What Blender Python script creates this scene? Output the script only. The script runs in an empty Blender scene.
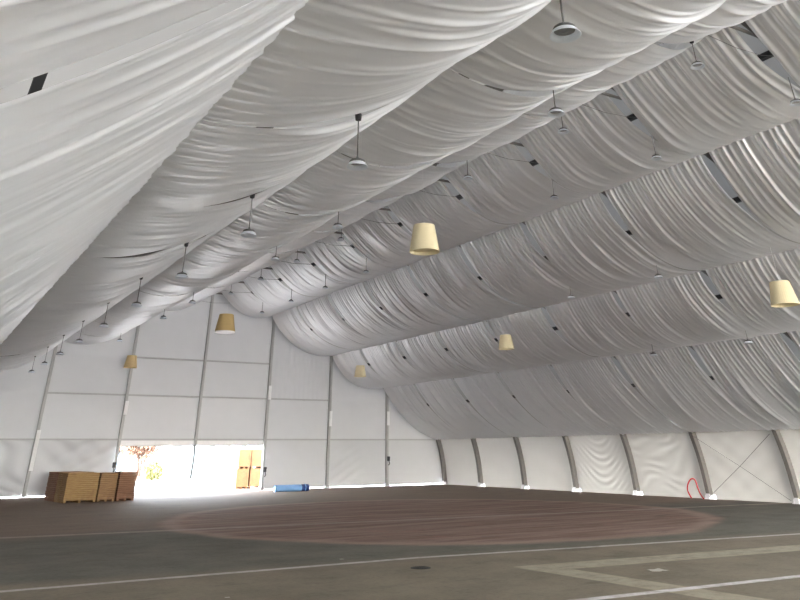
import bpy, bmesh, math, random
import numpy as np
from mathutils import Vector, Matrix

random.seed(7)
rng = np.random.default_rng(11)
S = bpy.context.scene
COL = S.collection
PI = math.pi
YG = 55.09            # far gable
BAY = 5.0             # frame spacing along the hall
NF = 18               # frames, 0 = at the far gable

# ------------------------------------------------------------------ helpers
def link(o, parent=None):
    COL.objects.link(o)
    if parent is not None:
        o.parent = parent
    return o

def tag(o, label=None, cat=None, group=None, kind=None):
    if label: o['label'] = label
    if cat: o['category'] = cat
    if group: o['group'] = group
    if kind: o['kind'] = kind
    return o

def empty(name, loc=(0, 0, 0), rz=0.0):
    o = bpy.data.objects.new(name, None)
    o.location = loc
    o.rotation_euler = (0, 0, rz)
    o.empty_display_size = 0.2
    return link(o)

def from_bm(name, bm, mat, parent=None, smooth=False, loc=None):
    me = bpy.data.meshes.new(name)
    bm.normal_update()
    bm.to_mesh(me); bm.free()
    if smooth:
        me.polygons.foreach_set('use_smooth', [True] * len(me.polygons))
    me.materials.append(mat)
    o = bpy.data.objects.new(name, me)
    if loc: o.location = loc
    return link(o, parent)

def from_grid(name, V, nu, nv, mat, parent=None, smooth=True, drop=None):
    """V: (nu*nv,3) array, index = iu*nv+iv"""
    iu, iv = np.meshgrid(np.arange(nu - 1), np.arange(nv - 1), indexing='ij')
    a = (iu * nv + iv).ravel()
    F = np.stack([a, a + 1, a + nv + 1, a + nv], 1)
    if drop is not None:
        F = F[~drop(V[F].mean(axis=1))]
    me = bpy.data.meshes.new(name)
    me.vertices.add(len(V)); me.vertices.foreach_set('co', V.astype(np.float32).ravel())
    me.loops.add(F.size); me.loops.foreach_set('vertex_index', F.astype(np.int32).ravel())
    me.polygons.add(len(F))
    me.polygons.foreach_set('loop_start', np.arange(0, F.size, 4, dtype=np.int32))
    me.polygons.foreach_set('loop_total', np.full(len(F), 4, dtype=np.int32))
    me.polygons.foreach_set('use_smooth', np.full(len(F), smooth))
    me.update(calc_edges=True)
    me.validate()
    me.materials.append(mat)
    return link(bpy.data.objects.new(name, me), parent)

def add_box(bm, c, s, rz=0.0, M=None):
    m = Matrix.Translation(Vector(c)) @ Matrix.Rotation(rz, 4, 'Z') @ Matrix.Diagonal((s[0], s[1], s[2], 1))
    if M is not None: m = M @ m
    bmesh.ops.create_cube(bm, size=1.0, matrix=m)

def add_tube(bm, pts, r, n=8, cap=True):
    pts = [Vector(p) for p in pts]
    rs = r if isinstance(r, (list, tuple)) else [r] * len(pts)
    rings = []
    t0 = (pts[1] - pts[0]).normalized()
    up = Vector((0, 0, 1)) if abs(t0.z) < .9 else Vector((1, 0, 0))
    nrm = t0.cross(up).normalized()
    for i, p in enumerate(pts):
        if i == 0: t = pts[1] - pts[0]
        elif i == len(pts) - 1: t = pts[-1] - pts[-2]
        else: t = (pts[i + 1] - pts[i - 1])
        t.normalize()
        nrm = (nrm - t * nrm.dot(t))
        nrm.normalize()
        b = t.cross(nrm)
        rings.append([bm.verts.new(p + (nrm * math.cos(2 * PI * k / n) + b * math.sin(2 * PI * k / n)) * rs[i]) for k in range(n)])
    for A, B in zip(rings, rings[1:]):
        for k in range(n):
            bm.faces.new((A[k], A[(k + 1) % n], B[(k + 1) % n], B[k]))
    if cap:
        bm.faces.new(rings[0][::-1]); bm.faces.new(rings[-1])

def add_lathe(bm, prof, n=24, close=False):
    """prof: list of (r,z); r==0 makes a pole"""
    rings = []
    for r, z in prof:
        if r < 1e-6: rings.append([bm.verts.new((0, 0, z))])
        else: rings.append([bm.verts.new((r * math.cos(2 * PI * k / n), r * math.sin(2 * PI * k / n), z)) for k in range(n)])
    for A, B in zip(rings, rings[1:]):
        for k in range(n):
            k2 = (k + 1) % n
            if len(A) == 1 and len(B) == 1: continue
            if len(A) == 1: bm.faces.new((A[0], B[k2], B[k]))
            elif len(B) == 1: bm.faces.new((A[k], A[k2], B[0]))
            else: bm.faces.new((A[k], A[k2], B[k2], B[k]))

def sweep_rect(bm, path, w, d):
    """rectangular beam along a path in the XZ plane; w along Y, d in the plane"""
    P = [Vector((p[0], 0, p[1])) for p in path]
    rings = []
    for i, p in enumerate(P):
        t = (P[min(i + 1, len(P) - 1)] - P[max(i - 1, 0)]).normalized()
        nn = Vector((-t.z, 0, t.x))
        rings.append([bm.verts.new(p + nn * (a * d / 2) + Vector((0, b * w / 2, 0))) for a, b in ((-1, -1), (-1, 1), (1, 1), (1, -1))])
    for A, B in zip(rings, rings[1:]):
        for k in range(4):
            bm.faces.new((A[k], A[(k + 1) % 4], B[(k + 1) % 4], B[k]))
    bm.faces.new(rings[0][::-1]); bm.faces.new(rings[-1])

# ------------------------------------------------------------------ materials
class NT:
    def __init__(self, name):
        self.m = bpy.data.materials.new(name); self.m.use_nodes = True
        self.t = self.m.node_tree; self.t.nodes.clear()
        self.out = self.t.nodes.new('ShaderNodeOutputMaterial')
    def n(self, kind, **kw):
        nd = self.t.nodes.new(kind)
        for k, v in kw.items(): setattr(nd, k, v)
        return nd
    def set(self, sock, v):
        if isinstance(v, bpy.types.NodeSocket): self.t.links.new(v, sock)
        elif isinstance(v, (tuple, list)) and len(v) == 3 and sock.type == 'RGBA': sock.default_value = (*v, 1)
        else: sock.default_value = v
    def math(self, op, a, b=0.0, c=0.0, clamp=False):
        nd = self.n('ShaderNodeMath', operation=op, use_clamp=clamp)
        self.set(nd.inputs[0], a); self.set(nd.inputs[1], b); self.set(nd.inputs[2], c)
        return nd.outputs[0]
    def mix(self, f, a, b, blend='MIX'):
        nd = self.n('ShaderNodeMix', data_type='RGBA', blend_type=blend)
        self.set(nd.inputs[0], f); self.set(nd.inputs[6], a); self.set(nd.inputs[7], b)
        return nd.outputs[2]
    def smooth(self, x, a, b):
        nd = self.n('ShaderNodeMapRange', interpolation_type='SMOOTHSTEP')
        self.set(nd.inputs[0], x); self.set(nd.inputs[1], a); self.set(nd.inputs[2], b)
        return nd.outputs[0]
    def noise(self, vec, scale, detail=4.0, rough=0.55):
        nd = self.n('ShaderNodeTexNoise')
        if vec is not None: self.set(nd.inputs['Vector'], vec)
        nd.inputs['Scale'].default_value = scale; nd.inputs['Detail'].default_value = detail
        nd.inputs['Roughness'].default_value = rough
        return nd.outputs['Fac']
    def pos(self):
        return self.n('ShaderNodeTexCoord').outputs['Object']
    def scaled(self, vec, s):
        nd = self.n('ShaderNodeMapping'); self.set(nd.inputs['Vector'], vec)
        nd.inputs['Scale'].default_value = s
        return nd.outputs[0]
    def surf(self, s): self.t.links.new(s, self.out.inputs['Surface'])

def principled(name, col, rough=.6, metal=0.0, vary=0.08, scale=6.0, bump=0.0, spec=.4):
    N = NT(name)
    b = N.n('ShaderNodeBsdfPrincipled')
    nz = N.noise(N.pos(), scale)
    lo = tuple(max(0, c * (1 - vary)) for c in col); hi = tuple(min(1, c * (1 + vary)) for c in col)
    N.set(b.inputs['Base Color'], N.mix(nz, lo, hi))
    b.inputs['Roughness'].default_value = rough; b.inputs['Metallic'].default_value = metal
    b.inputs['Specular IOR Level'].default_value = spec
    if bump:
        bp = N.n('ShaderNodeBump'); bp.inputs['Strength'].default_value = bump; bp.inputs['Distance'].default_value = .02
        N.set(bp.inputs['Height'], nz); N.set(b.inputs['Normal'], bp.outputs[0])
    N.surf(b.outputs[0])
    return N.m

def fabric(name, refl, trans, gloss=0.0, grough=.45, bump=0.0, bscale=3.0):
    """woven sheet: reflects `refl`, lets `trans` through as diffuse light, slight satin sheen"""
    N = NT(name)
    nz = N.noise(N.pos(), 1.3, 5)
    d = N.n('ShaderNodeBsdfDiffuse'); t = N.n('ShaderNodeBsdfTranslucent')
    N.set(d.inputs['Color'], N.mix(nz, tuple(c * .965 for c in refl), tuple(min(.92, c * 1.035) for c in refl)))
    N.set(t.inputs['Color'], trans)
    nrm = None
    if bump:
        bp = N.n('ShaderNodeBump'); bp.inputs['Strength'].default_value = bump; bp.inputs['Distance'].default_value = .05
        N.set(bp.inputs['Height'], N.noise(N.pos(), bscale, 4)); nrm = bp.outputs[0]
        N.set(d.inputs['Normal'], nrm)
    a = N.n('ShaderNodeAddShader')
    N.t.links.new(d.outputs[0], a.inputs[0]); N.t.links.new(t.outputs[0], a.inputs[1])
    res = a.outputs[0]
    if gloss:
        g = N.n('ShaderNodeBsdfGlossy'); g.inputs['Roughness'].default_value = grough
        g.inputs['Color'].default_value = (1, 1, 1, 1)
        mx = N.n('ShaderNodeMixShader'); mx.inputs[0].default_value = gloss
        N.t.links.new(res, mx.inputs[1]); N.t.links.new(g.outputs[0], mx.inputs[2]); res = mx.outputs[0]
    N.surf(res)
    return N.m

M = {}
M['drape'] = fabric('pleated_white_satin', (.50, .512, .535), (.165, .17, .177), gloss=.30, grough=.46)
M['roof'] = fabric('roof_membrane', (.50, .50, .49), (.0034, .0034, .0033))
M['gable'] = fabric('gable_pvc', (.60, .60, .605), (.0028, .00285, .0030), gloss=.03, bump=.12, bscale=1.2)
M['gable_low'] = fabric('gable_curtain_pvc', (.56, .56, .565), (.0020, .0021, .0023), gloss=.05, bump=.1, bscale=1.2)
M['side'] = fabric('sidewall_pvc', (.62, .615, .60), (.0041, .0038, .0034), gloss=.08, grough=.35)
M['alu'] = principled('weathered_aluminium', (.19, .178, .168), .5, .35, .15, 8)
M['strap'] = principled('black_strap', (.006, .006, .007), .7)
M['post'] = principled('grey_post_metal', (.42, .42, .41), .5, .2, .12, 5)
M['plate'] = principled('bright_zinc', (.80, .80, .84), .35, .3, .1, 9)
M['sleeve'] = principled('white_sleeve', (.82, .82, .82), .6)
M['dark'] = principled('dark_metal', (.035, .035, .037), .5, .3, .2, 12)
M['cable'] = principled('grey_cable', (.10, .10, .10), .6)
M['lampbody'] = principled('lamp_housing', (.10, .10, .105), .45, .4, .15, 15)
M['lens'] = principled('lamp_lens', (.22, .23, .25), .3, 0, .1, 20)
M['pin'] = principled('white_pin', (.85, .85, .85), .5)

def acrylic():
    N = NT('milky_reflector')
    d = N.n('ShaderNodeBsdfDiffuse'); d.inputs['Color'].default_value = (.50, .53, .57, 1)
    t = N.n('ShaderNodeBsdfTranslucent'); t.inputs['Color'].default_value = (.30, .32, .34, 1)
    a = N.n('ShaderNodeAddShader'); N.t.links.new(d.outputs[0], a.inputs[0]); N.t.links.new(t.outputs[0], a.inputs[1])
    g = N.n('ShaderNodeBsdfGlossy'); g.inputs['Roughness'].default_value = .25
    m = N.n('ShaderNodeMixShader'); m.inputs[0].default_value = .08
    N.t.links.new(a.outputs[0], m.inputs[1]); N.t.links.new(g.outputs[0], m.inputs[2]); N.surf(m.outputs[0])
    return N.m
M['acrylic'] = acrylic()
M['shade'] = fabric('cream_lampshade', (.74, .655, .44), (.05, .042, .025))
M['shade_ochre'] = fabric('ochre_lampshade', (.52, .385, .18), (.05, .035, .015))
M['shade_tan'] = fabric('tan_lampshade', (.68, .52, .28), (.05, .035, .015))
M['diffuser'] = principled('shade_diffuser', (.85, .84, .80), .5)

def wood(name, c1, c2, c3, layer=.085):
    N = NT(name)
    p = N.pos()
    b = N.n('ShaderNodeBsdfPrincipled')
    n1 = N.noise(N.scaled(p, (1.5, 1.5, 14)), 2.2, 6, .6)
    n2 = N.noise(N.scaled(p, (.7, .7, .7)), 2.0, 3)
    c = N.mix(N.smooth(n1, .35, .68), c1, c2)
    c = N.mix(N.smooth(n2, .5, .75), c, c3)
    N.set(b.inputs['Base Color'], c); b.inputs['Roughness'].default_value = .75
    N.surf(b.outputs[0])
    return N.m
M['wood'] = wood('plank_wood', (.235, .125, .055), (.33, .195, .085), (.20, .10, .05))
M['wood_red'] = wood('reddish_plank_wood', (.19, .085, .045), (.26, .13, .07), (.15, .07, .04))
M['wood_yel'] = wood('yellow_plank_wood', (.30, .175, .07), (.38, .235, .095), (.24, .13, .055))
M['crate'] = wood('orange_crate_wood', (.14, .06, .018), (.19, .085, .026), (.11, .048, .014))
M['blue'] = principled('pale_blue_tarp', (.24, .46, .80), .5, 0, .12, 4)
M['navy'] = principled('navy_band', (.02, .05, .20), .5)
M['red'] = principled('red_rubber', (.45, .02, .025), .5)
M['bluemetal'] = principled('blue_painted_steel', (.12, .22, .42), .5)
M['whitewall'] = principled('white_cladding', (.036, .046, .05), .9, 0, .04, .5, spec=.05)
M['grey'] = principled('grey_base', (.028, .034, .037), .9, spec=.05)
M['bush'] = principled('yellow_green_leaves', (.050, .052, .020), .9, 0, .3, 4, spec=.05)
M['bark'] = principled('pale_bark', (.025, .017, .014), .9, 0, .2, 5, spec=.05)
M['twig'] = principled('dry_leaves', (.050, .030, .022), .9, 0, .25, 3, spec=.05)
M['paper'] = principled('paper', (.50, .47, .42), .8)
M['iron'] = principled('cast_iron', (.025, .025, .022), .7, 0, .2, 8)
M['brace'] = principled('steel_wire', (.16, .16, .16), .5, .3)

def floor_mat():
    N = NT('worn_asphalt')
    P = N.pos()
    sep = N.n('ShaderNodeSeparateXYZ'); N.set(sep.inputs[0], P)
    x, y = sep.outputs[0], sep.outputs[1]
    big = N.noise(P, .16, 5, .6)
    mid = N.noise(P, .55, 6, .65)
    fine = N.noise(P, 9.0, 6, .7)
    xs = N.noise(N.scaled(P, (.12, 1.0, 1)), 1.6, 5, .65)       # dust swept across the hall
    # asphalt, olive brown near, cooler and darker in the middle
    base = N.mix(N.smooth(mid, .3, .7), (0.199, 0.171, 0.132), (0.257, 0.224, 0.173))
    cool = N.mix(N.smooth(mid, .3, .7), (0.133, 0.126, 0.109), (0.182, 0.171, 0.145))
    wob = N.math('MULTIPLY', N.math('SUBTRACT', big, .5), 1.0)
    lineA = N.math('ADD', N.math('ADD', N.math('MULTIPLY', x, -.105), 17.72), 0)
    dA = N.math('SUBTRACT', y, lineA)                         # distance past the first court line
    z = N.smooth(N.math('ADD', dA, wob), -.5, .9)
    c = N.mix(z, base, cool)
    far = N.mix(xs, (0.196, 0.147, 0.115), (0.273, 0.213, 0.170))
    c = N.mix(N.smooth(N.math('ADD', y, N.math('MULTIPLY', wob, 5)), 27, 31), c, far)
    # round reddish apron
    dx = N.math('SUBTRACT', x, 2.6); dy = N.math('SUBTRACT', y, 29.6)
    rad = N.math('SQRT', N.math('ADD', N.math('MULTIPLY', dx, dx), N.math('MULTIPLY', dy, dy)))
    rad = N.math('ADD', rad, N.math('MULTIPLY', wob, 1.8))
    disc = N.math('SUBTRACT', 1.0, N.smooth(rad, 10.5, 11.15))
    red = N.mix(N.smooth(xs, .32, .68), (0.199, 0.119, 0.095), (0.340, 0.239, 0.199))
    red = N.mix(N.smooth(mid, .55, .75), red, (0.332, 0.179, 0.148))
    c = N.mix(N.math('MULTIPLY', disc, .92), c, red)
    rim = N.math('MULTIPLY', N.smooth(rad, 9.9, 10.5), disc)
    c = N.mix(N.math('MULTIPLY', rim, .45), c, (0.431, 0.325, 0.268))
    worn = N.smooth(N.noise(P, 2.2, 6, .7), .25, .62)
    def band(d, w, e=.04):
        return N.math('SUBTRACT', 1.0, N.smooth(N.math('ABSOLUTE', d), w / 2 - e, w / 2 + e))
    def paint(c, mask, col, k):
        return N.mix(N.math('MULTIPLY', N.math('MULTIPLY', mask, N.math('ADD', N.math('MULTIPLY', worn, .6), .4)), k), c, col)
    # pale corner of a marking: a bar along x and a bar along y
    yc = N.math('ADD', N.math('MULTIPLY', N.math('ADD', x, 4.2), -.105), 15.45)
    m1 = N.math('MULTIPLY', band(N.math('SUBTRACT', y, yc), .92), N.smooth(x, -4.5, -4.2))
    m2 = N.math('MULTIPLY', band(N.math('SUBTRACT', x, N.math('ADD', N.math('MULTIPLY', N.math('SUBTRACT', y, 15.9), -.06), -4.0)), .80), N.math('SUBTRACT', 1.0, N.smooth(y, 15.6, 15.9)))
    mm = N.math('MAXIMUM', m1, m2)
    c = paint(c, mm, (.43, .385, .295), .95)
    # court lines
    la = N.math('MINIMUM', N.math('ADD', N.math('MULTIPLY', x, -.02), 18.36), N.math('ADD', N.math('MULTIPLY', x, -.137), 17.74))
    c = paint(c, band(N.math('SUBTRACT', y, la), .24), (.60, .56, .53), .95)
    lb = N.math('ADD', N.math('MULTIPLY', x, -.07), 11.56)
    c = paint(c, band(N.math('SUBTRACT', y, lb), .24), (.78, .75, .77), 1.0)
    lc = N.math('ADD', N.math('MULTIPLY', x, -.118), 28.2)
    c = paint(c, band(N.math('SUBTRACT', y, lc), .45), (.40, .33, .29), .8)
    # blotches, cracks and grit
    patch = N.noise(N.scaled(P, (.55, 1, 1)), 1.1, 7, .7)
    c = N.mix(N.math('MULTIPLY', N.smooth(patch, .52, .70), .35), c, (.27, .225, .175))
    c = N.mix(N.math('MULTIPLY', N.smooth(patch, .46, .30), .40), c, (.085, .075, .062))
    c = N.mix(N.math('MULTIPLY', N.smooth(fine, .45, .8), .30), c, (.22, .19, .16))
    c = N.mix(N.math('MULTIPLY', N.smooth(fine, .55, .2), .35), c, (.05, .045, .04))
    b = N.n('ShaderNodeBsdfPrincipled')
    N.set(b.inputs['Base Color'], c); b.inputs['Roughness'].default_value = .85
    b.inputs['Specular IOR Level'].default_value = .12
    bp = N.n('ShaderNodeBump'); bp.inputs['Strength'].default_value = .25; bp.inputs['Distance'].default_value = .02
    N.set(bp.inputs['Height'], fine); N.set(b.inputs['Normal'], bp.outputs[0])
    N.surf(b.outputs[0])
    return N.m
M['floor'] = floor_mat()
def ground_mat():
    N = NT('yard_ground'); P = N.pos(); sep = N.n('ShaderNodeSeparateXYZ'); N.set(sep.inputs[0], P)
    n1 = N.noise(P, .4, 5); f = N.smooth(N.math('ADD', sep.outputs[1], N.math('MULTIPLY', n1, 2.0)), 53, 56)
    c = N.mix(f, N.mix(n1, (.12, .12, .12), (.16, .16, .16)), N.mix(n1, (.44, .43, .41), (.52, .51, .49)))
    b = N.n('ShaderNodeBsdfPrincipled'); N.set(b.inputs['Base Color'], c); b.inputs['Roughness'].default_value = .9
    N.surf(b.outputs[0]); return N.m
M['ground'] = ground_mat()

# ------------------------------------------------------------------ tent section
# purlin seams of the drapes, right half, ridge to eave
SEAM = [(0.0, 12.95), (4.6, 11.15), (9.75, 8.62), (14.2, 6.55), (19.12, 3.02)]
SAG = {1: [.92, 1.02, .95, .60], -1: [.95, 1.25, .62, .36]}
SKEW = {1: [1.0, .82, .82, .9], -1: [1.0, .85, .9, 1.0]}
FOOT = (19.72, 0.0)
# frame centre line (right half), smoothed
def cat_rom(P, n=10):
    P = [np.array(p, float) for p in P]
    Q = [2 * P[0] - P[1]] + P + [2 * P[-1] - P[-2]]
    out = []
    for i in range(1, len(Q) - 2):
        for k in range(n):
            t = k / n
            a, b, c, d = Q[i - 1], Q[i], Q[i + 1], Q[i + 2]
            out.append(.5 * ((2 * b) + (-a + c) * t + (2 * a - 5 * b + 4 * c - d) * t * t + (-a + 3 * b - 3 * c + d) * t ** 3))
    out.append(P[-1])
    return out
HALF = [(0, 13.10), (4.70, 11.32), (9.87, 8.79), (14.36, 6.69), (17.2, 4.93), (19.0, 3.50), (19.42, 2.75), (19.72, 1.5), (19.86, 0.0)]
half = cat_rom(HALF, 6)
ARCH = [(-p[0], p[1]) for p in half[:0:-1]] + [(p[0], p[1]) for p in half]

def offset_path(path, d):
    P = [Vector((p[0], p[1])) for p in path]; out = []
    for i, p in enumerate(P):
        t = (P[min(i + 1, len(P) - 1)] - P[max(i - 1, 0)]).normalized()
        out.append((p.x - t.y * d, p.y + t.x * d))
    return out
SKIN = offset_path(ARCH, .36)       # outer membrane line, left foot to right foot

def skin_z(x):
    xs = [p[0] for p in SKIN if p[1] > 2.8]; zs = [p[1] for p in SKIN if p[1] > 2.8]
    return float(np.interp(x, xs, zs))

# ------------------------------------------------------------------ shell
Y0 = YG - BAY * (NF - 1)            # open end behind the camera
# floor
bm = bmesh.new(); bmesh.ops.create_grid(bm, x_segments=2, y_segments=2, size=1, matrix=Matrix.Translation((0, (YG + Y0) / 2, 0)) @ Matrix.Diagonal((20.0, (YG + .25 - Y0) / 2 + .12, 1, 1)))
tag(from_bm('floor', bm, M['floor']), 'dark worn asphalt floor with pale court markings', kind='structure')
bm = bmesh.new(); bmesh.ops.create_grid(bm, x_segments=2, y_segments=2, size=1, matrix=Matrix.Translation((0, 0, 0)) @ Matrix.Diagonal((260, 260, 1, 1)))
tag(from_bm('ground', bm, M['ground'], loc=(0, 0, -.03)), 'sunlit pale concrete yard outside the tent', kind='structure')

# roof membrane
roofp = [p for p in SKIN if p[1] > 2.95]
ys = np.linspace(Y0 - .3, YG + .25, 30)
V = np.array([[p[0], y, p[1]] for y in ys for p in roofp])
tag(from_grid('ceiling', V, len(ys), len(roofp), M['roof']), 'translucent roof membrane above the drapes', kind='structure')

def smoothstep(x, a, b):
    t = np.clip((x - a) / (b - a), 0, 1); return t * t * (3 - 2 * t)

# side walls (curved PVC curtains with wrinkles, one mesh a side)
def side_wall(name, sgn, label):
    nb = NF - 1
    nu_b, nv = 44, 40
    rows = []
    r2 = np.random.default_rng(5)
    zz = np.linspace(.0, 3.3, nv)
    sk = sorted([(p[1], p[0]) for p in SKIN if p[0] > 15 and p[1] < 5.2])
    xb = np.interp(zz, [q[0] for q in sk], [q[1] for q in sk]) - .24
    for b in range(nb):
        yb = YG - BAY * b
        ph = r2.uniform(0, 6, 8)
        for i in range(nu_b):
            s = i / (nu_b - 1); y = yb - s * BAY * .9999 + (.25 if b == 0 and i == 0 else 0)
            edge = math.sin(PI * s)
            zn = zz / 3.0
            d = .05 * edge * np.sin(PI * np.clip(zn, 0, 1))
            if b == 3:      # hanging U shaped folds
                q = zn + .55 * edge ** 1.2 - .2
                d = d + .034 * edge ** .5 * np.sin(q * (40 + 9 * math.sin(s * 3)) + ph[0] + 1.6 * np.sin(s * 6 + zn * 3)) * (.55 + .45 * np.sin(zn * 17 + s * 8)) * smoothstep(zn, .0, .15) * smoothstep(1.05 - zn, 0, .2)
            elif b == 4:    # crumpled horizontal folds
                q = zn + .12 * math.sin(s * 7 + ph[1])
                d = d + .032 * edge ** .4 * np.sin(q * (30 + 12 * math.sin(s * 5)) + 2.0 * np.sin(s * 8 + zn * 9)) * (.5 + .5 * np.sin(zn * 11 - s * 12)) * (s < .75) * smoothstep(zn, .0, .2)
                d = d + .03 * np.sin((zn - (s - .55) * 1.7) * 16) * smoothstep(s, .5, .7) * edge
            elif b in (5, 6, 7, 8):
                q = zn * 1.1 + s * 1.6
                d = d + .018 * np.sin(q * 15 + ph[2]) * edge * np.exp(-3 * s) * 2
                d = d + .010 * np.sin((zn - s) * 21 + ph[3]) * edge
            else:
                d = d + .007 * np.sin(zn * 13 + s * 5 + ph[4]) * edge + .006 * np.sin(s * 17 - zn * 5 + ph[5]) * edge
            d = d * .9
            for k in range(nv):
                rows.append((sgn * (xb[k] + d[k]), y, zz[k]))
    V = np.array(rows)
    nu = nb * nu_b
    # small daylight gaps beside the frame feet
    def drop(C):
        s = (YG - C[:, 1]) / BAY; f = np.abs(s - np.round(s)) * BAY
        leak = (C[:, 2] < .20) & (f < .20)
        if sgn > 0: leak |= (s > 8) & (s < 16) & (C[:, 2] < 2.9)      # unseen opening added beside and behind the camera for more daylight inside
        return leak
    o = from_grid(name, V, nu, nv, M['side'], drop=drop)
    tag(o, label, kind='structure')
side_wall('wall_right', 1, 'creased white PVC side wall between the curved frames on the right')
side_wall('wall_left', -1, 'white PVC side wall on the left')

# far gable wall: a pillow of fabric in each field, opening between posts at x=-5 and 5
POST_X = [-15, -9.93, -4.97, 0, 4.94, 9.88, 14.82]
RAIL_Z = [3.0, 5.56, 7.85]
DOOR = (-4.95, 4.92, 2.62)
gx = np.unique(np.concatenate([np.linspace(a, b, 41) for a, b in zip([-20.05] + POST_X, POST_X + [20.05])]))
rng2 = np.random.default_rng(3)
cols = []
nz = 150
colz = []
for x in gx:
    low = sorted([(p[0], p[1]) for p in SKIN if p[0] > 0 and p[1] < 3.6])
    top = skin_z(x) if abs(x) < 19.2 else float(np.interp(abs(x), [q[0] for q in low], [q[1] for q in low]))
    cols.append(np.linspace(.07, max(top, .1), nz))
fold_ph = rng2.uniform(0, 6, 20)
V = []
for xi, x in enumerate(gx):
    zc = cols[xi]
    ci = int(np.searchsorted(POST_X, x, side='right'))
    edges = [-20.05] + POST_X + [20.05]
    s = (x - edges[ci]) / (edges[ci + 1] - edges[ci]) if ci < len(edges) - 1 else 1.0
    ex = abs(math.sin(PI * s))
    zb = np.array([0] + RAIL_Z + [20])
    ri = np.clip(np.searchsorted(zb, zc, side='right') - 1, 0, 3)
    zl, zh = zb[ri], np.minimum(zb[ri + 1], max(cols[xi][-1], 3.0) + .01)
    tz = np.clip((zc - zl) / np.maximum(zh - zl, .1), 0, 1)
    d = .05 * ex * np.sin(PI * tz)
    low = (ri == 0)
    if ci <= 1:
        d = d + low * .05 * ex ** .5 * np.sin((s * 1.0 + tz * 1.1 + .25 * np.sin(tz * 5)) * 19 + fold_ph[0]) * (1 - .4 * tz)
    elif ci == 2:
        d = d + low * .05 * ex ** .5 * np.sin((tz * 1.3 - s * 1.1) * 13 + fold_ph[1]) * smoothstep(s + .5 * (1 - tz), .2, .8)
        d = d + low * .03 * ex * np.sin((s * 1.2 + tz) * 16)
    elif ci == 6:
        d = d + low * .035 * ex * np.sin((tz * 1.5 - s * 1.4) * 21) * smoothstep(1 - s, .3, .8) * (1 - tz)
    d = d + .006 * ex * np.sin(s * 9 + tz * 7 + ci)
    if ci == 5:   # gathered cloth between two posts
        d = d + (ri >= 2) * .035 * np.sin(s * 2 * PI * 13 + .6 * np.sin(s * 11)) * ex ** .3
    for k in range(nz):
        V.append((x, YG + .16 + d[k] * (1.5 if zc[k] < 3 else 1.0), zc[k]))
V = np.array(V)
def drop_g(C): return (C[:, 0] > DOOR[0]) & (C[:, 0] < DOOR[1]) & (C[:, 2] < DOOR[2])
d_ = None
wb = from_grid('wall_back', V, len(gx), nz, M['gable'], drop=drop_g)
wb.data.materials.append(M['gable_low'])
cz_ = np.empty(len(wb.data.polygons) * 3); wb.data.polygons.foreach_get('center', cz_)
wb.data.polygons.foreach_set('material_index', (cz_.reshape(-1, 3)[:, 2] < 3.0).astype(np.int32))
tag(wb, 'pale grey PVC far gable wall with a wide door opening', kind='structure')
# hem above the opening
bm = bmesh.new(); add_box(bm, ((DOOR[0] + DOOR[1]) / 2, YG + .14, 2.82), (DOOR[1] - DOOR[0], .06, .24))
tag(from_bm('trim_1', bm, M['sleeve']), 'white hem band above the door opening', kind='structure')
def rail(name, x0, x1, z, r=.055):
    bm = bmesh.new(); add_box(bm, ((x0 + x1) / 2, YG + .04, z), (x1 - x0, .10, r * 1.7))
    tag(from_bm(name, bm, M['post']), 'horizontal gable rail', kind='structure')
rail('trim_2', -19.3, 19.2, 3.0)
rail('trim_3', -9.93, 9.88, 5.56)
rail('trim_4', -4.97, 4.94, 7.85)

# ------------------------------------------------------------------ frames
ORD = ['first', 'second', 'third', 'fourth', 'fifth', 'sixth', 'seventh', 'eighth', 'ninth', 'tenth', 'eleventh', 'twelfth', 'thirteenth', 'fourteenth', 'fifteenth', 'sixteenth', 'seventeenth', 'eighteenth', 'nineteenth', 'twentieth']
def make_frame():
    r = empty('arched_frame')
    bm = bmesh.new(); sweep_rect(bm, ARCH, .22, .34)
    from_bm('arch_beam', bm, M['alu'], r)
    for s in (-1, 1):
        bm = bmesh.new()
        add_box(bm, (s * 19.80, 0, .012), (.50, .36, .024))
        add_box(bm, (s * 19.66, 0, .13), (.04, .22, .22))
        for dy in (-.17, .17):
            add_box(bm, (s * 19.74, dy * .8, .10), (.24, .02, .16))
            bmesh.ops.create_cone(bm, cap_ends=True, segments=6, radius1=.02, radius2=.02, depth=.04, matrix=Matrix.Translation((s * 19.60, dy * .8, .045)))
        from_bm('foot_plate', bm, M['plate'], r)
    bm = bmesh.new(); add_tube(bm, [(-1.25, 0, 12.36), (1.25, 0, 12.36)], .055, 10)
    for s in (-1, 1): add_tube(bm, [(s * 1.15, 0, 12.36), (s * 1.15, 0, 12.82)], .03, 6)
    from_bm('ridge_tie', bm, M['alu'], r)
    bm = bmesh.new()
    add_tube(bm, [(-2.15, .03, 11.98), (-1.1, .03, 11.75), (0, .03, 11.68), (1.1, .03, 11.75), (2.15, .03, 11.98)], .008, 6)
    from_bm('ridge_wire', bm, M['cable'], r)
    return r
def dup(root, loc):
    r = root.copy(); link(r); r.location = loc
    for ch in root.children:
        c = ch.copy(); link(c); c.parent = r
    return r
frame0 = make_frame()
for k in range(NF):
    f = frame0 if k == 0 else dup(frame0, (0, 0, 0))
    f.location = (0, YG - BAY * k - (.0 if k else .30), 0)
    if k == 0: L = 'curved grey frame standing in the far corner against the gable wall'
    elif k <= 6: L = 'curved grey frame at the right side wall, %s out from the far corner' % ORD[k - 1]
    else: L = 'roof frame glimpsed through the drape gaps, %s counted from the far gable' % ORD[k]
    tag(f, L, 'frame', 'arched frames along the hall')

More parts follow.
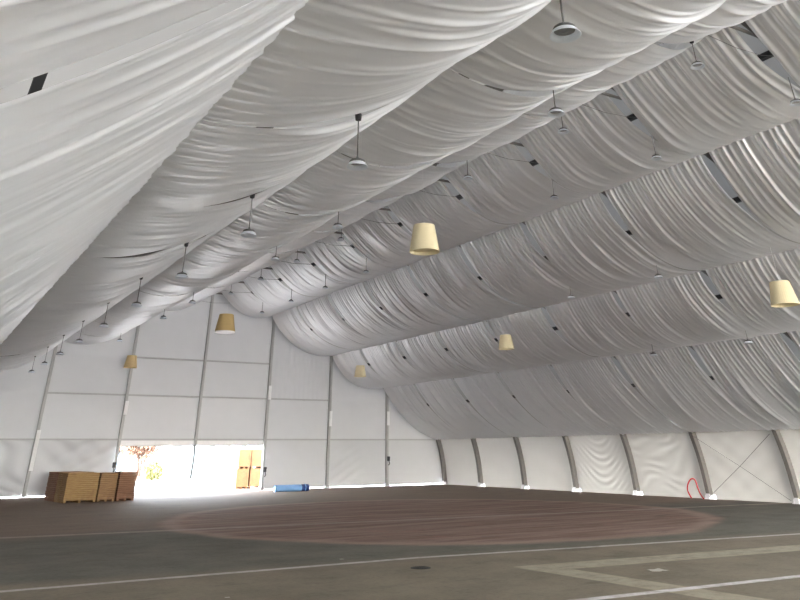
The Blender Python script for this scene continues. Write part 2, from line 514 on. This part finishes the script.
# purlins along the hall, above the drapes
def purlin(x, z, label, k=1.0):
    r = empty('roof_purlin', (x, (YG + Y0) / 2, z))
    bm = bmesh.new(); L = YG - .6 - Y0
    add_box(bm, (0, 0, 0), (.12 * k, L, .13)); add_box(bm, (0, 0, .075), (.18 * k, L, .02)); add_box(bm, (0, 0, -.075), (.18 * k, L, .02))
    from_bm('steel_section', bm, M['dark'], r)
    tag(r, label, 'purlin', 'purlins above the drapes')
for s_, side in ((1, 'right'), (-1, 'left')):
    for x_, z_, nm in ((2.5, 12.42, 'beside the ridge'), (7.3, 10.15, 'halfway down'), (12.1, 7.95, 'in the lower part'), (16.55, 5.25, 'nearest the eave')):
        purlin(s_ * x_, z_, 'dark purlin seen through the gaps of the %s roof slope, %s' % (side, nm), .5 if x_ > 16 else 1.0)

# gable posts
def make_post(i, x, label, sleeve=None, ratchet=None):
    z1 = skin_z(x) - .55
    r = empty('gable_post', (x, YG - .02, 0))
    bm = bmesh.new()
    if i == 3:
        add_box(bm, (0, 0, (z1 + 2.7) / 2), (.17, .18, z1 - 2.7)); 
    else:
        add_box(bm, (0, 0, z1 / 2), (.17, .18, z1))
    for s in (-1, 1):
        if i != 3: add_box(bm, (s * .07, -.10, z1 / 2), (.03, .03, z1))
    from_bm('column', bm, M['post'], r)
    if i == 3:
        bm = bmesh.new(); add_tube(bm, [(0, .05, 2.72), (.03, .05, 1.9), (-.02, .05, 1.0), (-.10, .05, .45), (-.05, .05, 0.02)], .055, 8)
        from_bm('door_strap', bm, M['strap'], r)
    else:
        bm = bmesh.new(); add_box(bm, (0, 0, .012), (.40, .34, .024)); add_box(bm, (-.16, -.02, .1), (.06, .20, .18)); add_box(bm, (.16, -.02, .1), (.06, .20, .18))
        from_bm('base_plate', bm, M['plate'], r)
    if sleeve:
        bm = bmesh.new(); add_box(bm, (.06, -.13, (sleeve[0] + sleeve[1]) / 2), (.22, .05, sleeve[1] - sleeve[0]))
        bmesh.ops.bevel(bm, geom=bm.edges[:], offset=.01, segments=1, affect='EDGES')
        from_bm('white_sleeve', bm, M['sleeve'], r)
    if ratchet:
        bm = bmesh.new(); add_box(bm, (0, 0, 0), (.16, .12, .30), M=Matrix.Translation((ratchet[1], -.18, ratchet[0])))
        add_tube(bm, [(ratchet[1], -.25, ratchet[0] - .16), (ratchet[1] + .03, -.30, ratchet[0] - .3), (ratchet[1], -.2, ratchet[0] - .42)], .03, 6)
        add_tube(bm, [(ratchet[1] - .1, -.2, ratchet[0] + .07), (ratchet[1] + .1, -.2, ratchet[0] + .07)], .05, 8)
        from_bm('ratchet', bm, M['dark'], r)
    return tag(r, label, 'post', 'posts of the far gable')
make_post(0, -15, 'grey gable post outermost on the left')
make_post(1, POST_X[1], 'grey gable post behind and left of the wooden stacks', (1.35, 3.5))
make_post(2, POST_X[2], 'grey gable post at the left edge of the bright door opening', (4.4, 5.2), (1.6, -.12))
make_post(3, POST_X[3], 'tall grey post rising from above the middle of the door opening')
make_post(4, POST_X[4], 'grey gable post at the right edge of the door opening', (5.5, 6.4), (1.2, .1))
make_post(5, POST_X[5], 'grey gable post halfway between the door opening and the right corner', (3.85, 4.85))
make_post(6, POST_X[6], 'shortest grey gable post, nearest the right corner', (3.95, 4.9), (1.75, .05))

# ------------------------------------------------------------------ drapes
def strip_curve(j, v, sgn):
    """right half strip j: point on the swag at v (0 = upper seam)"""
    (x0, z0), (x1, z1) = SEAM[j], SEAM[j + 1]
    w = np.power(v, SKEW[sgn][j])
    x = x0 + (x1 - x0) * v
    z = z0 + (z1 - z0) * v - SAG[sgn][j] * 4 * w * (1 - w)
    return x, z

def panel(j, sgn, k, parent):
    hi = k <= 12
    nu, nv = (230, 44) if hi else (90, 30)
    yc = YG - BAY * k - BAY / 2
    u = np.linspace(0, 1, nu)[:, None] * np.ones((1, nv))
    v = np.ones((nu, 1)) * np.linspace(0, 1, nv)[None, :]
    # gap to the next panel at each frame
    def gapf(fr):
        q = random.Random(fr * 31 + j * 7 + (sgn > 0))
        if sgn > 0:
            if j == 0: g = .012 + .17 * (1 - smoothstep(v, .22 + .12 * q.random(), .50 + .12 * q.random()))
            else: g = .012 + .15 * (1 - smoothstep(v, .05 + .06 * q.random(), .34 + .16 * q.random()))
        else:
            c0 = .36 + .14 * q.random()
            g = .010 + .19 * np.exp(-((v - c0) / .22) ** 2) + .12 * (1 - smoothstep(v, .0, .07))
            if j == 3: g = -.04 + (.13 if fr == 10 else .0) * smoothstep(v, .03, .2)
        return g + (.30 if fr == 0 else 0)
    ga, gb = gapf(k), gapf(k + 1)
    if j == 3 and sgn < 0:
        if k == 10: ga = ga + .04
        if k == 9: gb = gb - .04
    y = yc - BAY / 2 + gb + u * (BAY - ga - gb)
    uu = (u - .5) * BAY
    x, z = strip_curve(j, v, sgn)
    # local inward (down) normal of the swag section
    dv = 1e-3
    xa, za = strip_curve(j, np.clip(v - dv, 0, 1), sgn); xb, zb = strip_curve(j, np.clip(v + dv, 0, 1), sgn)
    tx, tz = xb - xa, zb - za
    ln = np.sqrt(tx * tx + tz * tz); nx, nzv = tz / ln, -tx / ln       # points down/in for right half
    d = np.zeros_like(u)
    npl = rng.integers(19, 24)
    for i in range(npl):                 # gathers from the upper seam
        p = (i + .5 + rng.uniform(-.25, .25)) / npl * BAY - BAY / 2
        a = rng.uniform(.035, .075) * ((.8, .75, .6, .4)[j] if sgn < 0 else 1); e = rng.choice([.35, .5, .7, .9, 1.1]) * rng.uniform(.8, 1.15)
        w0 = rng.uniform(.045, .07)
        cen = p + rng.uniform(-.18, .18) * v ** 1.5
        w = w0 * (1 + 1.3 * v)
        d += a * (1 - smoothstep(v, e * .25, e)) * np.exp(-((uu - cen) / w) ** 2)
    npl = rng.integers(14, 19)
    for i in range(npl):                 # gathers from the lower seam
        p = (i + .5 + rng.uniform(-.3, .3)) / npl * BAY - BAY / 2
        a = rng.uniform(.02, .06) * ((.9, .6, .45, .25)[j] if sgn < 0 else .75); e = rng.choice([.12, .2, .3, .5]) * rng.uniform(.8, 1.2)
        w0 = rng.uniform(.05, .08)
        q = 1 - v
        cen = p + rng.uniform(-.35, .35) * q
        d += a * (1 - smoothstep(q, e * .2, e)) * np.exp(-((uu - cen) / (w0 * (1 + 2 * q))) ** 2)
    for i in range(24 if sgn > 0 else 44):      # long drifting creases and soft folds
        p = rng.uniform(-BAY / 2, BAY / 2); a = rng.uniform(.008, .028) * (1 if sgn > 0 else 1.15)
        v0 = rng.uniform(.1, .6); lv = rng.uniform(.25, .5)
        cen = p + rng.uniform(-.35, .35) * (v - v0)
        d += a * np.exp(-((v - v0) / lv) ** 2) * np.exp(-((uu - cen) / rng.uniform(.03, .09)) ** 2)
    for i in range(4):
        d += rng.uniform(.01, .028) * np.sin(uu * rng.uniform(.8, 2.2) + v * rng.uniform(-3, 3) + rng.uniform(0, 6)) * np.sin(PI * v)
    # the cloth hangs a little lower mid-bay than at the frames
    zs = z - .05 * np.sin(PI * u) * np.sin(PI * v)
    X = sgn * (x + nx * d); Z = zs + nzv * d
    V = np.stack([X, y, Z], -1).reshape(-1, 3)
    return from_grid('fabric_panel', V, nu, nv, M['drape'], parent)

DL = {(0, 1): 'right-hand white swag next below the ridge, with bare frames showing at its top',
      (1, 1): 'second white swag below the ridge on the right slope, behind the large cream lampshade',
      (2, 1): 'third white swag below the ridge on the right slope, grey and closely pleated',
      (3, 1): 'lowest white swag on the right slope, hanging just above the side wall',
      (0, -1): 'left-hand white swag next to the ridge, seen as a thin frilled band',
      (1, -1): 'second white swag left of the ridge, its frame gaps showing dark crescents',
      (2, -1): 'third white swag left of the ridge, carrying the nearest row of high-bay lamps',
      (3, -1): 'outermost left white swag, large and close overhead in the upper left corner'}
for sgn in (1, -1):
    for j in range(4):
        r = empty('ceiling_drape', (0, 0, 0))
        tag(r, DL[(j, sgn)], 'drape', 'pleated swags under the roof')
        kmax = NF - 1
        for k in range(kmax):
            panel(j, sgn, k, r)

# ------------------------------------------------------------------ high-bay lamps
def make_lamp(hang, block=True):
    r = empty('high_bay_lamp')
    bm = bmesh.new(); add_tube(bm, [(0, 0, .12), (.004, 0, hang * .6), (0, 0, hang)], .012, 6)
    from_bm('cable', bm, M['cable'], r)
    if block:
      bm = bmesh.new(); add_lathe(bm, [(0, hang - .16), (.05, hang - .14), (.06, hang - .04), (.03, hang + .02), (0, hang + .03)], 12)
      add_box(bm, (0, 0, hang + .05), (.05, .05, .06))
      from_bm('hanger', bm, M['dark'], r, smooth=False)
    bm = bmesh.new()
    add_lathe(bm, [(0, .14), (.02, .14), (.024, .11), (.04, .105), (.105, .085), (.128, .065), (.132, .04), (.125, .03), (0, .03)], 28)
    from_bm('housing', bm, M['lampbody'], r, smooth=True)
    bm = bmesh.new()
    add_lathe(bm, [(.12, .042), (.138, .028), (.172, -.028), (.177, -.031), (.174, -.036), (.134, .018), (.118, .03)], 32)
    from_bm('reflector', bm, M['acrylic'], r, smooth=True)
    bm = bmesh.new(); add_lathe(bm, [(0, .010), (.024, .011), (.03, .016), (.075, .02), (.115, .029)], 24)
    from_bm('lens', bm, M['lens'], r, smooth=True)
    return r
ROWS = {'A': (-11.55, 6.3, 'outermost row left of the ridge'), 'B': (-7.0, 8.22, 'middle row left of the ridge'), 'C': (-1.95, 10.62, 'row just left of the ridge'),
        'D': (2.05, 10.5, 'row just right of the ridge'), 'E': (7.05, 8.1, 'middle row right of the ridge'), 'F': (11.7, 5.98, 'lowest row along the right slope')}
def swag_z(x):
    ax = abs(x)
    for j in range(4):
        if SEAM[j][0] <= ax <= SEAM[j + 1][0]:
            return strip_curve(j, (ax - SEAM[j][0]) / (SEAM[j + 1][0] - SEAM[j][0]), 1 if x > 0 else -1)[1]
protos = {}
KR = {'A': range(1, 11), 'B': (1, 3, 4, 6, 7, 9), 'C': (2, 3, 4, 5, 7, 8, 9), 'D': (1, 2, 3, 4, 7, 8, 9), 'E': (6, 7), 'F': (6, 7)}
for n, (x, z, rl) in ROWS.items():
    hang = max(swag_z(x) - z + .06, .8)
    pr = None
    if n in 'EF': hang = .45
    for kk, k in enumerate(KR[n]):
        loc = (x, YG - BAY * k, z)
        if pr is None:
            pr = make_lamp(hang, n not in 'DEF'); pr.location = loc; o = pr
        else:
            o = dup(pr, loc)
        ord_ = ORD[kk] if n not in 'EF' else ('farther', 'nearer')[kk]
        tag(o, ('round grey lamp, %s from the far gable in the %s' if n not in 'EF' else 'pale round lamp, %s of two in the %s') % (ord_, rl), 'lamp', 'high-bay lamps under the roof')

# ------------------------------------------------------------------ drum lampshades
def drum(loc, D, H, mat, label, diffuser=False):
    r = empty('drum_pendant', loc)
    R1, R0 = D / 2, D / 2 * .70
    bm = bmesh.new()
    add_lathe(bm, [(R1, 0), (R0, H), (R0 - .012, H), (R1 - .012, 0), (R1, 0)], 40)
    from_bm('lamp_shade', bm, mat, r, smooth=False)
    for p in bm_last_polys(r): pass
    bm = bmesh.new(); add_lathe(bm, [(0, H - .02), (R0 - .012, H - .02), (R0 - .012, H - .03), (0, H - .03)], 32)
    from_bm('top_disc', bm, mat, r)
    bm = bmesh.new()
    if diffuser: add_lathe(bm, [(0, -.05), (R1 * .98, -.05), (R1 * 1.0, .0), (0, .0)], 40)
    else: add_lathe(bm, [(0, .10), (R1 * .95, .10), (R1 * .95, .12), (0, .12)], 36)
    from_bm('diffuser', bm, M['diffuser'] if diffuser else mat, r)
    top = swag_z(loc[0]) - loc[2]
    bm = bmesh.new(); add_tube(bm, [(0, 0, H - .02), (0, 0, max(top + .15, H + .3))], .003, 5)
    from_bm('wire', bm, M['pin'], r)
    tag(r, label, 'lampshade', 'drum lampshades hanging in the hall')
    return r
def bm_last_polys(r): return []
SH = [(-5.0, 18.30, 7.32, .90, .78, 'shade', 'large cream drum lampshade, biggest in view, below the middle of the roof', False),
      (-5.28, 35.2, 7.10, .93, .74, 'shade_ochre', 'ochre drum lampshade with white underside in front of the gable peak', True),
      (-5.45, 53.2, 7.02, .84, .72, 'shade_tan', 'tan drum lampshade at the upper left part of the gable wall', False),
      (8.5, 16.05, 6.57, .93, .78, 'shade', 'cream drum lampshade at the right edge, above the side wall', False),
      (8.45, 31.7, 6.71, .80, .66, 'shade', 'cream drum lampshade hanging in front of the right slope, mid-sized', False),
      (8.45, 47.6, 6.58, .80, .68, 'shade', 'smallest cream drum lampshade, near the right end of the gable wall', False)]
for x, y, z, D, H, m, lab, df in SH: drum((x, y, z), D, H, M[m], lab, df)

# ------------------------------------------------------------------ wooden stacks inside the hall
def stack(loc, rz, w, d, h, mat, label, n=14):
    r = empty('timber_stack', loc, rz)
    rr = random.Random(label)
    lay = (h - .10) / n
    for i in range(n):
        bm = bmesh.new()
        jx, jy = rr.uniform(-.012, .012), rr.uniform(-.012, .012)
        add_box(bm, (jx, jy, .10 + lay * (i + .5)), (w, d, lay * .90))
        bmesh.ops.bevel(bm, geom=bm.edges[:], offset=.006, segments=1, affect='EDGES')
        from_bm('board', bm, mat, r)
    for s in (-1, 0, 1):
        bm = bmesh.new(); add_box(bm, (s * (w / 2 - .08), 0, .05), (.12, d, .10))
        from_bm('bearer', bm, mat, r)
    return tag(r, label, 'wood stack', 'stacks of wooden boards on the floor')
A = Vector((-8.93, 47.6, 0)); fd = Vector((1.0, .10, 0)).normalized(); bd = Vector((fd.y * -1, fd.x, 0))
rz = math.atan2(fd.y, fd.x)
def st(a0, a1, b0, b1, h, m, label):
    c = A + fd * ((a0 + a1) / 2) + bd * ((b0 + b1) / 2)
    stack((c.x, c.y, 0), rz, a1 - a0, b1 - b0, h, M[m], label)
st(0.02, 1.68, 0, 1.0, 1.34, 'wood_yel', 'widest front stack of yellow-brown boards, nearest the camera')
st(1.76, 2.68, 0, 1.0, 1.33, 'wood', 'middle front stack of brown boards between its two neighbours')
st(2.77, 3.74, 0, 1.0, 1.36, 'wood_red', 'right-hand front stack of reddish boards beside the bright doorway')
st(0.02, 1.68, 1.10, 1.85, 1.36, 'wood_yel', 'narrow yellow-brown board stack behind the widest front stack')
st(0.02, 1.68, 1.98, 3.9, 1.36, 'wood_red', 'dark reddish board stack at the left rear of the wooden stacks')

# ------------------------------------------------------------------ blue roll by the gable
r = empty('blue_tarp_roll', (5.8, 52.0, .18), 0)
tag(r, 'pale blue rolled tarpaulin with a navy end lying on the floor before the gable wall', 'roll')
def rollm(x0, x1, R, n=3, seed=0):
    bm = bmesh.new(); rr = random.Random(seed); segs = 28; L = 12
    rings = []
    for i in range(L + 1):
        x = x0 + (x1 - x0) * i / L
        rings.append([bm.verts.new((x, math.cos(2 * PI * k / segs) * (R + .008 * math.sin(5 * k + i) + (.02 if k == 0 else 0)), max(-.18, math.sin(2 * PI * k / segs) * (R + .008 * math.sin(3 * k + 2 * i))))) for k in range(segs)])
    for a, b in zip(rings, rings[1:]):
        for k in range(segs): bm.faces.new((a[k], a[(k + 1) % segs], b[(k + 1) % segs], b[k]))
    for ring, s in ((rings[0], -1), (rings[-1], 1)):
        prev = ring
        for f, dx in ((.8, .03), (.55, -.02), (.25, .02)):
            x = ring[0].co.x + s * dx
            cur = [bm.verts.new((x, v.co.y * f, v.co.z * f)) for v in ring]
            for k in range(segs):
                bm.faces.new((prev[k], prev[(k + 1) % segs], cur[(k + 1) % segs], cur[k]))
            prev = cur
        bm.faces.new(prev)
    return bm
from_bm('rolled_sheet', rollm(-1.15, .72, .19), M['blue'], r, smooth=True)
from_bm('wrapped_end', rollm(.74, 1.22, .20, seed=2), M['navy'], r, smooth=True)
bm = bmesh.new(); add_tube(bm, [(.98, math.cos(a) * .21, max(-.175, math.sin(a) * .21)) for a in np.linspace(0, 2 * PI, 21)], .022, 6)
from_bm('pale_strap', bm, M['blue'], r)

# red hose by the right wall
pts = [(19.02, 30.62, .03), (18.98, 30.75, .35), (19.02, 30.72, .62), (19.12, 30.60, .84), (19.22, 30.49, .90), (19.28, 30.40, .80), (19.3, 30.34, .50), (19.3, 30.26, .26), (19.28, 30.14, .10), (19.22, 30.02, .035)]
bm = bmesh.new(); add_tube(bm, [tuple(p) for p in cat_rom(pts, 6)], .036, 8)
o = from_bm('red_hose', bm, M['red'], smooth=True)
tag(o, 'red hose looped against the right side wall by a frame foot', 'hose')

# cross bracing in the side wall bay
bay = 5
ya, yb = YG - BAY * bay, YG - BAY * (bay + 1)
r = empty('cross_brace', (19.3, (ya + yb) / 2, 0))
tag(r, 'thin crossed bracing wires on the right side wall bay nearest the right edge', 'wire')
for p, q in (((.25, 2.3, .12), (-.22, -2.3, 2.85)), ((-.22, 2.3, 2.85), (.25, -2.3, .12))):
    P, Q = Vector(p), Vector(q)
    bm = bmesh.new(); add_tube(bm, [P, (P + Q) / 2 + Vector((.1, 0, 0)), Q], .013, 6)
    from_bm('wire', bm, M['brace'], r)

# ------------------------------------------------------------------ small things on the floor
bm = bmesh.new(); add_lathe(bm, [(0, .012), (.17, .012), (.18, .006), (.22, .008), (.23, .0)], 28)
for k in range(6): add_box(bm, (-.12 + .05 * k, 0, .014), (.02, .2, .006))
o = from_bm('manhole_cover', bm, M['iron'], loc=(-6.2, 16.9, .001)); tag(o, 'small dark iron cover set in the asphalt below the white line', 'cover')
def scrap(loc, s, lab):
    bm = bmesh.new(); rr = random.Random(lab)
    g = 5; vs = [[bm.verts.new(((i / g - .5) * s * rr.uniform(.9, 1.1), (j / g - .5) * s * .8 * rr.uniform(.9, 1.1), .006 + rr.uniform(0, .05) * s)) for j in range(g + 1)] for i in range(g + 1)]
    for i in range(g):
        for j in range(g): bm.faces.new((vs[i][j], vs[i + 1][j], vs[i + 1][j + 1], vs[i][j + 1]))
    tag(from_bm('paper_scrap', bm, M['paper'], loc=loc), lab, 'litter', 'paper scraps on the floor')
scrap((-7.0, 19.2, 0), .10, 'crumpled white paper scrap just beyond the long white floor line')
scrap((-11.1, 15.6, 0), .09, 'white paper scrap on the near asphalt at lower left')
scrap((-2.25, 13.7, 0), .40, 'pale flat cardboard scrap inside the corner of the pale floor marking')

# ------------------------------------------------------------------ outside the doorway
def crate(loc, w, d, h, lab, seed):
    r = empty('shipping_crate', loc)
    bm = bmesh.new(); add_box(bm, (0, 0, h / 2 + .06), (w - .06, d - .06, h - .12)); from_bm('box_body', bm, M['crate'], r)
    bm = bmesh.new()
    n = 6
    for s in (-1, 1):
        for i in range(n):
            add_box(bm, (0, s * (d / 2 - .02), .14 + (h - .2) * (i + .5) / n), (w, .03, (h - .2) / n * .93))
            add_box(bm, (s * (w / 2 - .02), 0, .14 + (h - .2) * (i + .5) / n), (.03, d, (h - .2) / n * .93))
    from_bm('side_boards', bm, M['wood_crate2'], r)
    for sx in (-1, 1):
        for sy in (-1, 1):
            bm = bmesh.new(); add_box(bm, (sx * (w / 2 - .05), sy * (d / 2), h / 2 + .05), (.10, .05, h - .1)); from_bm('corner_batten', bm, M['crate'], r)
    for s in (-1, 0, 1):
        bm = bmesh.new(); add_box(bm, (s * (w / 2 - .1), 0, .05), (.12, d, .10)); from_bm('skid', bm, M['crate'], r)
    return tag(r, lab, 'crate', 'orange crates outside the door')
M['wood_crate2'] = wood('orange_crate_boards', (.155, .07, .022), (.20, .10, .032), (.125, .055, .018))
crate((4.48, 58.6, 0), .9, 1.8, 1.22, 'lower orange crate at the left of the pile outside the door', 1)
crate((6.1, 58.6, 0), 2.1, 1.8, 1.22, 'lower orange crate at the right of the pile outside the door', 2)
crate((4.55, 58.6, 1.22), .9, 1.8, 1.2, 'upper orange crate at the left of the pile outside the door', 3)
crate((6.12, 58.6, 1.22), 2.1, 1.8, 1.2, 'upper orange crate at the right of the pile outside the door', 4)
bm = bmesh.new()
for yy in (-.7, .7): add_tube(bm, [(-1.4, yy, .32), (1.4, yy, .32)], .04, 8)
for xx in np.linspace(-1.4, 1.4, 6):
    for yy in (-.7, .7): add_tube(bm, [(xx, yy, 0), (xx, yy, .32)], .03, 6)
    add_tube(bm, [(xx, -.7, .32), (xx, .7, .32)], .03, 6)
tag(from_bm('pallet_rack', bm, M['bluemetal'], loc=(5.75, 58.6, 2.42)), 'low blue steel rack lying on top of the orange crates outside', 'rack')

# white building across the yard
r = empty('white_building', (19.5, 83.5, 0), -.0)
rzb = math.atan2(82.07 - 87.32, 12.69 - 7.19)
r.location = (7.19, 87.32, 0); r.rotation_euler = (0, 0, rzb)
tag(r, 'low white clad building across the sunlit yard', 'building')
bm = bmesh.new(); add_box(bm, (9, 5, 2.6), (18, 10, 4.6)); 
from_bm('cladding', bm, M['whitewall'], r)
bm = bmesh.new(); add_box(bm, (9, 5, .15), (18.1, 10.1, .30)); from_bm('plinth', bm, M['grey'], r)
bm = bmesh.new()
for z in (1.3, 2.3, 3.3, 4.3): add_box(bm, (9, -.02, z), (18, .04, .05))
from_bm('siding_rib', bm, M['whitewall'], r)
bm = bmesh.new(); add_box(bm, (9, 5, 5.0), (18.4, 10.4, .25)); from_bm('roof_edge', bm, M['grey'], r)
bm = bmesh.new(); add_box(bm, (6.2, -.03, 2.6), (.22, .05, 2.2), M=Matrix.Identity(4)); from_bm('downpipe', bm, M['grey'], r)

# bush
def leaf_ball(name, n, R, squash, size, mat, seed, parent=None, center=(0, 0, 0)):
    rr = random.Random(seed); bm = bmesh.new()
    for i in range(n):
        while True:
            p = Vector((rr.uniform(-1, 1), rr.uniform(-1, 1), rr.uniform(-1, 1)))
            if .35 < p.length < 1: break
        p = Vector((p.x * R, p.y * R, p.z * R * squash)) + Vector(center)
        if p.z < .05: p.z = .05
        q = Matrix.Translation(p) @ Matrix.Rotation(rr.uniform(0, 6.3), 4, 'Z') @ Matrix.Rotation(rr.uniform(0, 3.1), 4, 'X')
        s = size * rr.uniform(.6, 1.3)
        v = [bm.verts.new(q @ Vector(c)) for c in ((0, -s, 0), (s * .45, 0, .1 * s), (0, s, 0), (-s * .45, 0, .1 * s))]
        bm.faces.new(v)
    return from_bm(name, bm, mat, parent)
r = empty('bush', (4.3, 81.6, 0)); tag(r, 'round yellow-green bush in the sunlit yard', 'bush')
leaf_ball('foliage', 1400, 1.0, .85, .14, M['bush'], 4, r, (0, 0, .75))
bm = bmesh.new()
for k in range(7):
    a = k * .9; add_tube(bm, [(0, 0, 0), (.2 * math.cos(a), .2 * math.sin(a), .4), (.5 * math.cos(a), .5 * math.sin(a), 1.0)], [.03, .025, .012], 6)
from_bm('stem', bm, M['bark'], r)

def tree(loc, H, seed, lab):
    rr = random.Random(seed); r = empty('bare_tree', loc); tag(r, lab, 'tree', 'bare trees beyond the yard')
    bm = bmesh.new(); add_tube(bm, [(0, 0, 0), (.05, 0, H * .25), (-.05, .05, H * .5), (.02, 0, H * .72)], [.16, .13, .10, .05], 8)
    from_bm('trunk', bm, M['bark'], r)
    bm = bmesh.new(); tips = []
    for k in range(16):
        z0 = H * rr.uniform(.18, .68); a = rr.uniform(0, 6.28); l = H * rr.uniform(.2, .4)
        p0 = Vector((0, 0, z0)); p1 = p0 + Vector((math.cos(a) * l * .5, math.sin(a) * l * .5, l * .45)); p2 = p1 + Vector((math.cos(a + .4) * l * .3, math.sin(a + .4) * l * .3, l * .5))
        add_tube(bm, [p0, p1, p2], [.05, .03, .012], 5); tips.append(p2)
        for q in range(3):
            p3 = p1 + Vector((rr.uniform(-.5, .5), rr.uniform(-.5, .5), rr.uniform(.3, .9))) * l * .6
            add_tube(bm, [p1, p3], [.02, .008], 4); tips.append(p3)
    from_bm('branches', bm, M['bark'], r)
    bm = bmesh.new()
    for t in tips:
        for q in range(80):
            p = t + Vector((rr.gauss(0, .45), rr.gauss(0, .45), rr.gauss(0, .4))); s = rr.uniform(.09, .18)
            m = Matrix.Translation(p) @ Matrix.Rotation(rr.uniform(0, 6.3), 4, 'Z') @ Matrix.Rotation(rr.uniform(0, 3.1), 4, 'X')
            bm.faces.new([bm.verts.new(m @ Vector(c)) for c in ((0, -s, 0), (s * .4, 0, 0), (0, s, 0), (-s * .4, 0, 0))])
    from_bm('dry_leaves', bm, M['twig'], r)
tree((1.8, 91.0, 0), 6.0, 1, 'bare tree farthest left in the door opening')
tree((3.4, 84.2, 0), 4.6, 2, 'bare tree behind the yellow-green bush')
tree((6.3, 95.0, 0), 6.4, 3, 'bare tree beside the left end of the white building')
tree((9.6, 107.0, 0), 7.0, 5, 'bare tree farthest away, partly behind the white building')
# pale parked container between the trees
r = empty('pale_shed', (3.9, 99.5, 0), .3); tag(r, 'small pale blue shed seen between the bare trees', 'shed')
bm = bmesh.new(); add_box(bm, (0, 0, 1.2), (2.4, 2.2, 2.4)); from_bm('shed_walls', bm, M['whitewall'], r)
bm = bmesh.new(); add_box(bm, (0, -1.12, 1.1), (.8, .06, 1.9)); from_bm('shed_door', bm, M['bluemetal'], r)
bm = bmesh.new(); add_box(bm, (0, 0, 2.48), (2.7, 2.5, .16)); from_bm('shed_roof', bm, M['grey'], r)

# ------------------------------------------------------------------ light
W = bpy.data.worlds.new('sky'); S.world = W; W.use_nodes = True
nt = W.node_tree; nt.nodes.clear()
o = nt.nodes.new('ShaderNodeOutputWorld'); bg = nt.nodes.new('ShaderNodeBackground')
sk = nt.nodes.new('ShaderNodeTexSky'); sk.sky_type = 'NISHITA'; sk.sun_disc = False
sk.sun_elevation = math.radians(27); sk.sun_rotation = math.radians(242); sk.air_density = 1.0; sk.dust_density = 3.0; sk.ozone_density = .6
hs = nt.nodes.new('ShaderNodeHueSaturation'); hs.inputs['Saturation'].default_value = .35
nt.links.new(sk.outputs[0], hs.inputs['Color'])
bg.inputs['Strength'].default_value = 2.2
nt.links.new(hs.outputs[0], bg.inputs[0]); nt.links.new(bg.outputs[0], o.inputs[0])
sun = bpy.data.lights.new('sun', 'SUN'); sun.energy = 6.5; sun.angle = math.radians(2.0); sun.color = (1.0, .99, .98)
so = bpy.data.objects.new('sun', sun); link(so)
d = Vector((-.80, -.42, .46)).normalized()
so.rotation_euler = d.to_track_quat('Z', 'Y').to_euler()
so.location = (40, 20, 40)

# ------------------------------------------------------------------ camera
yaw, pitch, roll = math.radians(30.949), math.radians(30.291), math.radians(-.419)
cy, sy, cp, sp = math.cos(yaw), math.sin(yaw), math.cos(pitch), math.sin(pitch)
F = Vector((sy * cp, cy * cp, sp)); Rr = Vector((cy, -sy, 0)); U = Rr.cross(F)
R2 = Rr * math.cos(roll) + U * math.sin(roll); U2 = U * math.cos(roll) - Rr * math.sin(roll)
cam = bpy.data.cameras.new('camera'); co = bpy.data.objects.new('camera', cam); link(co)
mw = Matrix.Identity(4)
for i in range(3):
    mw[i][0] = R2[i]; mw[i][1] = U2[i]; mw[i][2] = -F[i]
mw[0][3], mw[1][3], mw[2][3] = -16.7655, 0.0, 2.2522
co.matrix_world = mw
cam.sensor_width = 36; cam.sensor_fit = 'HORIZONTAL'
cam.lens = 722.29 / 800 * 36
cam.shift_y = (28.96 - 300) / 800
cam.clip_end = 600
S.camera = co

S.view_settings.view_transform = 'Standard'; S.view_settings.look = 'None'
S.view_settings.gamma = 1.0; S.view_settings.use_curve_mapping = False
S.view_settings.exposure = 2.62
S.cycles.diffuse_bounces = 7; S.cycles.max_bounces = 12; S.cycles.transmission_bounces = 10
S.cycles.sample_clamp_indirect = 8.0
